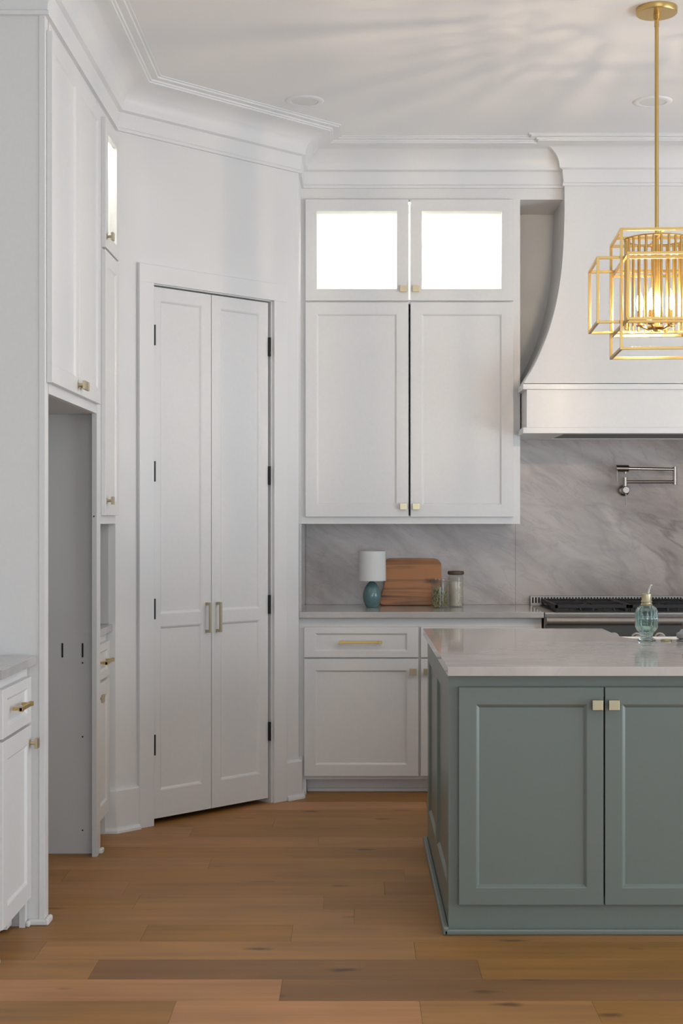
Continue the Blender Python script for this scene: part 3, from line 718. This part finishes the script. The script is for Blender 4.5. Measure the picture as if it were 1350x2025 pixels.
# soap dispenser
SB = (5.655*578/F, 5.655, .8935)
sb = thing('soap_dispenser', 'fluted green-tinted glass soap bottle with gold pump collar on the island', 'soap dispenser', SB)
fl_ = lambda a, z: (1+.06*math.cos(14*a)) if .03 < z < .150 else 1
outer = [(.0, 0), (.036, 0), (.037, .004), (.030, .010), (.024, .014), (.023, .022), (.027, .032), (.036, .042), (.0425, .055), (.044, .08), (.044, .105), (.042, .120), (.036, .132), (.026, .140), (.020, .143)]
inn = [(.018, .143), (.022, .137), (.033, .128), (.038, .117), (.040, .10), (.040, .08), (.038, .058), (.032, .047), (.022, .038), (0, .036)]
MB().lathe(outer+inn, 96, flute=fl_).build('glass_bottle', M['bottle'], sb, smooth=50)
MB().lathe([(0, .1415), (.0225, .1415), (.024, .146), (.020, .150), (.020, .153), (.023, .156), (.021, .160), (.0195, .162), (.0195, .187), (.017, .189), (0, .189)], 32).build('collar', M['pale'], sb, smooth=40)
MB().tube([(.006, 0, .186), (.008, -.01, .205), (.010, -.03, .222), (.011, -.045, .224)], [.004, .0035, .003, .0025], 8).build('pump_spout', M['white_plastic'], sb, smooth=50)
# air switch button
ab = thing('sink_button', 'small flat round metal button on the stone right of the soap bottle', 'button', (617*5.66/F, 5.66, .8933))
MB().lathe([(0, 0), (.0225, 0), (.0235, .004), (.021, .006), (.016, .0055), (.015, .007), (0, .0075)], 28).build('button', M['pale'], ab, smooth=30)
# brush on dish
bd = thing('dish_brush', 'grey domed dish brush with a brown wooden knob at the right frame edge', 'brush', (654*5.66/F, 5.66, .8933))
MB().lathe([(0, 0), (.030, 0), (.034, .004), (.030, .007), (0, .008)], 28).build('dish', M['greyrub'], bd, smooth=40)
MB().lathe([(.022, .008), (.032, .012), (.036, .022), (.033, .031), (.022, .036), (.018, .044), (.010, .048), (0, .048)], 28).build('dome', M['greyrub'], bd, smooth=50)
MB().lathe([(.008, .047), (.011, .055), (.013, .064), (.010, .072), (0, .074)], 20).build('wooden_knob', M['brown'], bd, smooth=50)

# ------------------------------------------------------------------ things on the back counter
ZCT = .9155
lamp = thing('table_lamp', 'small table lamp with teal egg-shaped base and white drum shade', 'lamp', (.0935, 7.46, ZCT))
MB().lathe([(0, 0), (.029, 0), (.031, .003), (.038, .018), (.0455, .038), (.0485, .058), (.046, .080), (.038, .103), (.026, .122), (.014, .134), (.009, .138), (0, .138)], 36).build('base', M['teal'], lamp, smooth=60)
MB().lathe([(.006, .136), (.006, .165)], 12).build('stem', M['pale'], lamp, smooth=60)
MB().lathe([(.0735, .140), (.0715, .2945), (.0695, .2945), (.0715, .140), (.0735, .140)], 48).build('shade', M['shade'], lamp, smooth=40)
MB().lathe([(.012, .145), (.022, .175), (.027, .20), (.02, .222), (0, .232)], 20).build('light_bulb', M['inner'], lamp, smooth=60)

cbd = thing('cutting_board', 'acacia wood cutting board leaning on the backsplash behind the lamp', 'cutting board', (.31, 7.62, ZCT))
cbd.rotation_euler = (math.radians(-13), 0, 0)
def rr_poly():
    # outline in xz: rounded board with a drawn-in left handle side
    p = []
    p += arc(.115, .043, .045, -P/2, 0, 6)
    p += arc(.120, .215, .040, 0, P/2, 8)
    p += [(.02, .2565), (-.06, .2565)]
    p += arc(-.115, .222, .034, P/2, P, 6)
    p += [(-.146, .16), (-.148, .12), (-.152, .09), (-.162, .065), (-.170, .045), (-.172, .025)]
    p += arc(-.154, .018, .018, P, 1.5*P, 5)
    p += [(-.09, -.0), (0, -.0)]
    return p
q = rr_poly()
q = [(x, max(0, z)) for x, z in q]
MB().prism_y(q, -.009, .009).build('board', M['acacia'], cbd, .003)

def jar(name, lab, px, Y, r, h, fill, fm, lid):
    t = thing(name, lab, 'jar', ((px-CX)*Y/F, Y, ZCT))
    MB().lathe([(0, 0), (r-.003, 0), (r, .004), (r, h-.012), (r-.004, h), (r-.006, h), (r-.003, h-.012), (r-.003, .005), (0, .004)], 36).build('glass_jar', M['pane'], t, smooth=40)
    return t
j1 = jar('glass_jar', 'clear glass jar of dried green herbs in front of the cutting board', 869, 7.42, .0455, .140, .10, None, None)
m = MB(); rnd = random.Random(3)
for k in range(420):
    a = rnd.uniform(0, 2*P); rad = .039*math.sqrt(rnd.random()); z = rnd.uniform(.008, .100+.012*rnd.random())
    c = Vector((rad*math.cos(a), rad*math.sin(a), z)); d = Vector((rnd.uniform(-.5, .5), rnd.uniform(-.5, .5), rnd.uniform(-1, 1))).normalized()*rnd.uniform(.005, .011)
    e = c+d; c2 = c-d
    for w_ in (e, c2):
        rr = math.hypot(w_.x, w_.y)
        if rr > .0415: w_.x *= .0415/rr; w_.y *= .0415/rr
        w_.z = max(.006, w_.z)
    m.tube([c2, e], .0022, 4)
tag(m.build('dried_herbs', M['herb'], j1), kind='stuff')
MB().lathe([(0, .139), (.040, .139), (.0415, .142), (.0465, .144), (.0465, .151), (0, .152)], 32).build('glass_lid', M['pane'], j1, smooth=40)
j2 = jar('glass_jar', 'clear glass jar of pale grains with a dark wooden lid', 901, 7.52, .041, .168, .14, None, None)
m = MB()
for k in range(900):
    a = rnd.uniform(0, 2*P); rad = .0365*rnd.random()**.3; z = rnd.uniform(.008, .138)
    c = (rad*math.cos(a), rad*math.sin(a), z); s_ = rnd.uniform(.0018, .0032)
    m.lathe([(0, -s_), (s_, 0), (0, s_)], 5, c)
m.lathe([(0, .006), (.034, .006), (.034, .134), (0, .136)], 20)
tag(m.build('grains', M['grain'], j2), kind='stuff')
MB().lathe([(.035, .168), (.035, .1685), (.042, .170), (.044, .176), (.043, .186), (.040, .188), (0, .188)], 32).build('wooden_lid', M['walnut'], j2, smooth=40)

# ------------------------------------------------------------------ pendant lantern over the island
PX, PY = 1.141, 5.365; ZB = 2.0
pd = thing('pendant_lantern', 'brass open-frame pendant lantern of interlocking boxes with glowing candle bulbs', 'pendant light', (PX, PY, ZB), math.radians(-3.6))
def frame(name, a, b, z0, z1, s=.005):
    m = MB()
    for sx in (-1, 1):
        for sy in (-1, 1): m.box(sx*a-s, sx*a+s, sy*b-s, sy*b+s, z0-s, z1+s)
    for z in (z0, z1):
        for sy in (-1, 1): m.box(-a+s, a-s, sy*b-s, sy*b+s, z-s, z+s)
        for sx in (-1, 1): m.box(sx*a-s, sx*a+s, -b+s, b-s, z-s, z+s)
    return m.build(name, M['brass'], pd, .0006)
frame('tall_frame', .152, .162, .004, .440)
frame('wide_frame', .236, .150, .103, .339)
frame('deep_frame', .138, .246, .101, .337)
MB().box(-.152, .152, -.005, .005, .434, .444).box(-.005, .005, -.162, .162, .434, .444).build('cross_bar', M['brass'], pd, .0006)
NR = 26; RR = .116
for k in range(NR):
    a = 2*P*(k+.5)/NR; x, y = RR*math.cos(a), RR*math.sin(a)
    MB().tube([(x, y, .098), (x, y, .430)], .0048, 8).build('rod', M['brass'], pd, smooth=50)
MB().lathe([(RR-.006, .429), (RR+.006, .429), (RR+.006, .434), (RR-.006, .434), (RR-.006, .429)], 48).build('top_ring', M['brass'], pd, smooth=40)
MB().tube([(0, 0, .10), (0, 0, 1.29)], .0075, 12).build('stem', M['brass'], pd, smooth=50)
MB().lathe([(0, .085), (.010, .085), (.012, .092), (.035, .098), (.035, .104), (.012, .108), (0, .108)], 28).build('hub', M['brass'], pd, smooth=40)
MB().lathe([(.0745, 1.283), (.077, 1.286), (.077, 1.304), (0, 1.3045)], 40).lathe([(0, 1.282), (.0745, 1.283)], 40).lathe([(.012, 1.262), (.012, 1.284)], 16).lathe([(.009, 1.235), (.009, 1.255)], 16).build('canopy', M['brass'], pd, smooth=40)
for k in range(5):
    a = 2*P*k/5+P/2+.15; x, y = .062*math.cos(a), .062*math.sin(a)
    MB().tube([(0, 0, .102), (x*.5, y*.5, .094), (x, y, .108)], .004, 8).lathe([(.013, .106), (.015, .110), (.009, .112), (.009, .160), (0, .1605)], 16, (x, y, 0)).build('candle_arm', M['brass'], pd, smooth=50)
    cbo = MB().lathe([(.006, .161), (.010, .170), (.0150, .190), (.0130, .208), (.006, .230), (0, .242)], 16, (x, y, 0)).build('candle_bulb', M['bulbglass'], pd, smooth=60)
    MB().tube([(x, y, .176), (x, y, .208)], .004, 6).build('filament', M['bulb'], cbo)
print('planks', npl)
